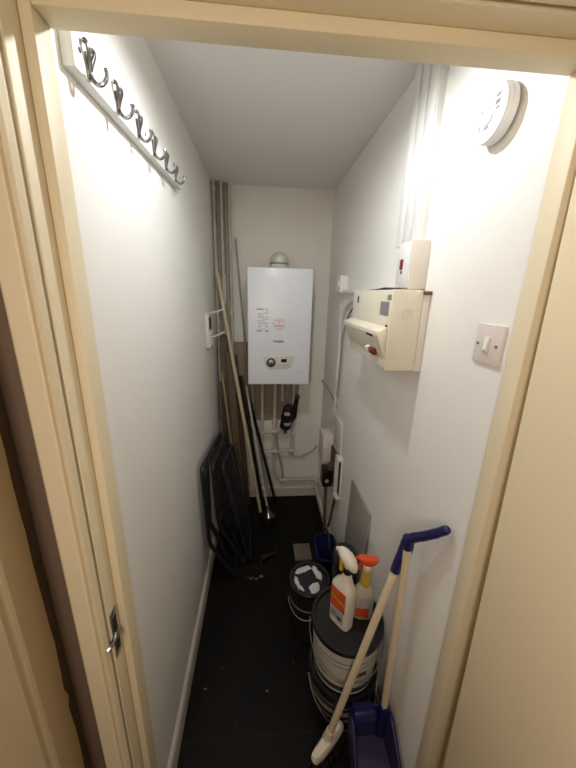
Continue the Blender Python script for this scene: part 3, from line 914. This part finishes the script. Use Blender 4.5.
# ------------------------------------------------------------------ paint buckets
def ring(r, z, c, w_=.004):
    bb = NB(); tube(bb, [(c[0] + r * math.cos(a), c[1] + r * math.sin(a), z) for a in [2 * PI * k / 48 for k in range(48)]], w_, 8, True)
    return bb
def bucket(c, z0, h, r0, r1, body, label, lidm='lid', stripes=(), stripe_m='stripe', handle=None, group='paint buckets'):
    tt = thing('paint_bucket', label, 'paint bucket', (c[0], c[1], z0), group)
    rr = lambda z: r0 + (r1 - r0) * (z - z0) / h
    bb = NB(); lathe(bb, [(0, z0), (r0 - .006, z0), (r0, z0 + .006), (r1, z0 + h - .02), (r1 - .003, z0 + h - .02), (0, z0 + h - .02)], (c[0], c[1], 0), 48); obj('bucket_body', bb, body, tt)
    bb = NB(); lathe(bb, [(r1 + .001, z0 + h - .024), (r1 + .005, z0 + h - .022), (r1 + .006, z0 + h - .004), (r1 + .003, z0 + h), (r1 - .008, z0 + h), (r1 - .012, z0 + h - .010), (0, z0 + h - .010)], (c[0], c[1], 0), 48)
    ld_ = obj('lid', bb, lidm, tt)
    for (za, zb_) in stripes:
        bb = NB(); lathe(bb, [(rr(za) - .001, za), (rr(za) + .0008, za), (rr(zb_) + .0008, zb_), (rr(zb_) - .001, zb_)], (c[0], c[1], 0), 48); obj('printed_band', bb, stripe_m, tt)
    if handle:
        a0, a1, drop, zr = handle
        pts = []
        for k in range(15):
            f = k / 14; a = a0 + (a1 - a0) * f
            pts.append((c[0] + (r1 + .010 + .004 * math.sin(PI * f)) * math.cos(a), c[1] + (r1 + .010 + .004 * math.sin(PI * f)) * math.sin(a), zr - drop * math.sin(PI * f)))
        bb = NB(); tube(bb, pts, .0022, 8); obj('wire_handle', bb, 'steel', tt)
    return tt, ld_
SX, SY = .328, .884
bk1, _ = bucket((SX, SY), 0.0, .232, .118, .130, 'bucketdark', 'dark paint bucket with pale bands, under the other bucket of the stack', stripes=[(.170, .186), (.125, .150), (.095, .103)],
       handle=(-PI * .97, PI * .02, .11, .195))
bk2, lid2 = bucket((SX, SY), .232, .238, .118, .131, 'bucket', 'pale paint bucket with black lid carrying the two spray bottles', stripes=[(.252, .275), (.400, .404), (.378, .381), (.300, .303)], stripe_m='print',
       handle=(-PI * 1.08, -PI * .02, .10, .43))
b = NB(); lathe(b, [(.124, .440), (.134, .442), (.1345, .449), (.124, .450)], (SX, SY, 0), 48); obj('rim_band', b, 'bucket', bk2)
# dark printed name block on the front of the pale bucket
b = NB()
for k in range(6):
    a0 = -PI / 2 - .10 + k * .085; a1 = a0 + .07
    prism(b, [(SX + .1262 * math.cos(a), SY + .1262 * math.sin(a), z_) for a, z_ in ((a0, .338), (a1, .338), (a1, .356), (a0, .356))], (0, -.0012, 0))
obj('printed_name', b, 'print', bk2, smooth=False)
SX2, SY2 = .236, 1.200
bk3, lid3 = bucket((SX2, SY2), 0.0, .31, .090, .096, 'bucketdark', 'black-lidded paint bucket splashed with white paint behind the stack', stripes=[(.20, .208), (.15, .153)], handle=(-PI * .95, -PI * .3, .05, .22))
b = NB()
random.seed(11)
def blob(bb, cx_, cy_, rx, ry, ang, z_):
    pts = []
    for k in range(14):
        a = 2 * PI * k / 14
        q = .75 + .5 * random.random()
        x, y = rx * q * math.cos(a), ry * q * math.sin(a)
        pts.append((cx_ + x * math.cos(ang) - y * math.sin(ang), cy_ + x * math.sin(ang) + y * math.cos(ang), z_))
    prism(bb, pts, (0, 0, .0012))
blob(b, SX2 - .026, SY2 + .054, .044, .017, .30, .3005)
blob(b, SX2 + .044, SY2 + .026, .017, .044, .35, .3005)
blob(b, SX2 + .018, SY2 - .048, .030, .022, .6, .3005)
blob(b, SX2 - .062, SY2 - .016, .010, .034, .15, .3005)
blob(b, SX2 - .044, SY2 - .050, .007, .018, .45, .3005)
obj('paint_spill', b, 'paint', lid3, smooth=False)
# ------------------------------------------------------------------ spray bottles on the bucket lid
ZL = .4605
def local(c, ang):
    return Matrix.Translation(Vector(c)) @ Matrix.Rotation(ang, 4, 'Z')
# white bottle: broad face (-y in its own frame) turned to the left of the viewer
LM = local((.300, .872, ZL), -math.radians(55)) @ Matrix.Scale(.93, 4)
t = thing('spray_bottle', 'white trigger spray bottle with an orange label on the bucket lid', 'spray bottle', (.300, .872, ZL), 'spray bottles on the bucket')
b = NB(); loft(b, [(0, 0, 0, .044, .024, 4), (0, 0, .004, .047, .0275, 4), (0, 0, .10, .048, .029, 4), (0, 0, .175, .047, .029, 4), (0, 0, .192, .044, .0275, 4), (.003, 0, .205, .036, .024, 3), (.008, 0, .225, .024, .020, 2.5), (.010, 0, .250, .016, .016, 2), (.010, 0, .262, .0145, .0145, 2)], mtx=LM); bd = obj('bottle_body', b, 'bottle', t)
def sheet(bb, u0, u1, z0, z1, y, th=.001):
    q = [LM @ Vector(p_) for p_ in ((u0, y, z0), (u1, y, z0), (u1, y, z1), (u0, y, z1))]
    prism(bb, q, LM.to_3x3() @ Vector((0, -th, 0)))
b = NB(); sheet(b, -.036, .034, .085, .180, -.0285); lb = obj('front_label', b, 'labelred', bd, smooth=False)
b = NB(); sheet(b, -.036, .030, .030, .080, -.0283); sheet(b, -.030, .0, .0825, .0835, -.029); obj('lower_label', b, 'lgrey', bd, smooth=False)
b = NB(); sheet(b, .002, .022, .040, .055, -.029); sheet(b, -.030, -.005, .058, .062, -.029); sheet(b, -.030, .000, .046, .050, -.029); obj('label_print', b, 'print', bd, smooth=False)
text('label_lettering', 'Oven', .030, LM @ frame_mtx((-.001, -.0302, .134), (1, 0, -.12), (.12, 0, 1)), 'yellow', bd, extrude=.0003)
b = NB(); loft(b, [(.010, 0, .258, .017, .017, 2), (.010, 0, .262, .018, .018, 2), (.010, 0, .282, .018, .018, 2), (.010, 0, .286, .015, .015, 2)], mtx=LM); obj('collar', b, 'black', t)
b = NB()
tube(b, [LM @ Vector(p_) for p_ in ((.044, 0, .286), (.038, 0, .296), (.022, 0, .311), (.002, 0, .323), (-.018, 0, .332), (-.030, 0, .337), (-.036, 0, .338))], [.007, .016, .0225, .0235, .020, .014, .008], 18)
tube(b, [LM @ Vector(p_) for p_ in ((.010, 0, .284), (.010, 0, .315))], .014, 14)
hd_ = obj('trigger_head', b, 'bottle', t)
b = NB(); tube(b, [LM @ Vector(p_) for p_ in ((-.032, 0, .338), (-.046, 0, .328))], [.007, .008], 10); obj('nozzle', b, 'bottle', t)
b = NB(); tube(b, [LM @ Vector(p_) for p_ in ((-.012, 0, .322), (-.018, 0, .298), (-.017, 0, .272), (-.022, 0, .246))], [.012, .011, .0105, .007], 12); obj('trigger', b, 'yellow', t)['label'] = 'yellow trigger'
# orange-topped bottle
LM = local((.388, .895, ZL), -math.radians(10)) @ Matrix.Scale(.93, 4)
t = thing('spray_bottle', 'cloudy yellow spray bottle with an orange trigger head, right of the white one', 'spray bottle', (.388, .895, ZL), 'spray bottles on the bucket')
b = NB(); loft(b, [(0, 0, 0, .038, .026, 3), (0, 0, .005, .041, .029, 3), (0, 0, .10, .040, .029, 3), (0, 0, .132, .036, .027, 2.6), (0, 0, .155, .024, .021, 2.2), (0, 0, .162, .0195, .0195, 2)], mtx=LM); bd = obj('bottle_body', b, 'clear', t)
b = NB(); loft(b, [(0, 0, .158, .0205, .0205, 2), (0, 0, .165, .0215, .0215, 2), (0, 0, .20, .0195, .0195, 2), (0, 0, .235, .018, .018, 2)], mtx=LM); obj('bottle_neck', b, 'yellowbody', t)['label'] = 'yellow neck'
b = NB(); sheet(b, -.032, .020, .018, .062, -.0285); obj('front_label', b, 'labelred', bd, smooth=False)
b = NB(); sheet(b, -.022, .026, .072, .115, -.0288); obj('upper_label', b, 'lgrey', bd, smooth=False)
b = NB(); loft(b, [(0, 0, .233, .017, .017, 2), (0, 0, .236, .018, .018, 2), (0, 0, .255, .018, .018, 2), (0, 0, .258, .014, .014, 2)], mtx=LM); obj('collar', b, 'bottle', t)
b = NB()
loft(b, [(.004, 0, .257, .016, .014, 2.5), (.004, 0, .266, .030, .016, 3), (.002, 0, .282, .040, .016, 3), (0, 0, .290, .040, .014, 3), (0, 0, .294, .034, .010, 3)], mtx=LM); obj('trigger_head', b, 'orange', t)['label'] = 'orange trigger head'
b = NB(); tube(b, [LM @ Vector(p_) for p_ in ((-.038, 0, .282), (-.048, 0, .282))], .006, 10); obj('nozzle', b, 'orange', t)
b = NB(); tube(b, [LM @ Vector(p_) for p_ in ((-.022, 0, .268), (-.030, 0, .250), (-.027, 0, .228))], [.006, .0055, .004], 8); obj('trigger', b, 'orange', t)

# ------------------------------------------------------------------ long-handled dustpan and brush
t = thing('dustpan', 'navy long-handled dustpan with a cream stick against the right wall', 'dustpan', (.40, .70, 0))
P0 = Vector((.436, .718, .200)); P1 = Vector((.416, .700, .985))
b = NB(); tube(b, [P0, P1], .0115, 14); obj('stick', b, 'beigestick', t)
b = NB()
tube(b, smooth_path([(.417, .702, .955), (.416, .700, .985), (.424, .688, 1.005), (.434, .660, 1.035), (.444, .630, 1.070), (.452, .608, 1.098), (.454, .600, 1.106)], 4),
     [.0130] * 5 + [.0140] * 4 + [.0132] * 4 + [.0125] * 4 + [.0115] * 4 + [.0105, .0095, .008, .005], 14)
tube(b, [(.417, .703, .964), (.416, .701, .992)], .017, 14)
obj('grip', b, 'blue', t)
# scoop: floor plate, tapering sides and a hooded back
sc = NB()
bx0, bx1 = .316, .452
yb, yf = .722, .46
th = .004
zb0 = .085          # the pan hangs tilted, its back lifted clear of the floor
prism(sc, [(bx0, yb, zb0), (bx1, yb, zb0), (bx1 + .006, yf, .003), (bx0 - .016, yf, .003)], (0, 0, th))
prism(sc, [(bx0, yb, zb0), (bx0, yb + .012, .225), (bx1, yb + .012, .225), (bx1, yb, zb0)], (0, th, 0))
for (xa, xf, s) in ((bx0, bx0 - .016, 1), (bx1, bx1 + .006, -1)):
    prism(sc, [(xa, yb, zb0), (xa, yb + .012, .225), (xa, yb - .03, .240), (xf, yf + .08, .10), (xf, yf, .016), (xf, yf, .003)], (s * th, 0, 0))
obj('scoop', sc, 'pan', t, smooth=False)
b = NB()
tube(b, round_corners([(bx0 - .016, yf, .018), (bx0 - .015, yf + .08, .102), (bx0, yb - .03, .242), (bx0, yb + .012, .230), (bx1, yb + .012, .230), (bx1, yb - .03, .242), (bx1 + .005, yf + .08, .102), (bx1 + .006, yf, .018)], .02, 4), .006, 8)
obj('rim', b, 'blue', t)
b = NB(); prism(b, [(.322, yb + .008, .19), (.322, yb - .040, .235), (.322, yb - .02, .262), (.322, yb + .018, .25)], (.075, 0, 0), .006); obj('hood', b, 'blue', t)
b = NB(); prism(b, [(.418, yb + .016, .10), (.450, yb + .016, .10), (.450, yb + .012, .262), (.420, yb + .012, .262)], (0, -.034, 0), .007); obj('stick_socket', b, 'blue', t)

t = thing('broom', 'small broom with a long cream stick and navy grip hooked to the dustpan', 'broom', (.245, .72, 0))
Q0 = Vector((.246, .718, .128)); Q1 = Vector((.400, .716, .870))
b = NB(); tube(b, [Q0, Q1], .0120, 14); obj('stick', b, 'beigestick', t)
dq = (Q1 - Q0).normalized()
b = NB(); tube(b, [Q1 - dq * .012, Q1 + dq * .005, Q1 + dq * .05, Q1 + dq * .10, Q1 + dq * .118], [.0138, .0148, .0142, .0148, .009], 14); gp = obj('grip', b, 'blue', t)
b = NB(); tube(b, smooth_path([Q1 + dq * .035 + Vector((.010, -.008, 0)), Q1 + dq * .07 + Vector((.018, -.010, 0)), Q1 + dq * .112 + Vector((.012, -.006, 0))], 4), .0042, 8); obj('hanging_loop', b, 'blue', gp)
hm = Matrix.Translation(Vector((.240, .712, .098))) @ Matrix.Rotation(math.radians(32), 4, 'Z') @ Matrix.Rotation(math.radians(-18), 4, 'Y')
b = NB(); loft(b, [(0, 0, -.016, .070, .018, 3), (0, 0, -.010, .075, .021, 3), (0, 0, .006, .074, .020, 3), (0, 0, .016, .064, .014, 3)], mtx=hm); hdb = obj('broom_head', b, 'brushwhite', t)
b = NB(); tube(b, [Q0 - dq * .03, Q0 + dq * .02], [.020, .015], 14); obj('stick_socket', b, 'brushwhite', t)
b = NB()
random.seed(21)
for i in range(22):
    for j in range(4):
        x = -.066 + i * .0063; y = -.012 + j * .008
        tube(b, [hm @ Vector((x, y, -.014)), hm @ Vector((x * 1.12 + random.uniform(-.004, .004), y * 1.5, -.05)), hm @ Vector((x * 1.25 + random.uniform(-.006, .006), y * 2.0 + random.uniform(-.004, .004), -.072))], .0017, 5)
br = obj('bristles', b, 'bristle', t); br['kind'] = 'stuff'

# ------------------------------------------------------------------ bits on the floor
random.seed(9)
for i, (x, y, s, lab) in enumerate([(-.06, 1.49, .012, 'pale chip of debris on the floor by the clothes airer, leftmost'), (-.03, 1.485, .010, 'pale chip of debris on the floor by the clothes airer, middle'), (.0, 1.50, .016, 'pale chip of debris on the floor by the clothes airer, rightmost'),
                                    (.025, .93, .006, 'tiny pale fleck in the middle of the dark floor'), (-.24, .955, .007, 'tiny pale fleck on the floor by the left skirting')]):
    bb = NB()
    pts = [(x + s * (.7 + .5 * random.random()) * math.cos(a), y + s * .5 * (.6 + .6 * random.random()) * math.sin(a), 0) for a in [2 * PI * k / 7 for k in range(7)]]
    prism(bb, pts, (0, 0, .004))
    single('debris', bb, 'debris', lab, 'debris', 'bits of debris on the floor')
bb = NB(); tube(bb, smooth_path([(-.09, 1.52, .004), (-.06, 1.56, .004), (-.02, 1.54, .004), (-.05, 1.50, .004), (-.10, 1.49, .004)], 6), .0035, 8)
single('cord', bb, 'black', 'loop of black cord on the floor by the clothes airer', 'cord')
b = NB(); prism(b, [(-.02, 1.60, 0), (.10, 1.66, 0), (.11, 1.69, 0), (.0, 1.66, 0), (.01, 1.58, 0)], (0, 0, .003))
single('floor_scrap', b, 'bucketdark', 'flat brown scrap on the floor below the steel pole', 'scrap')
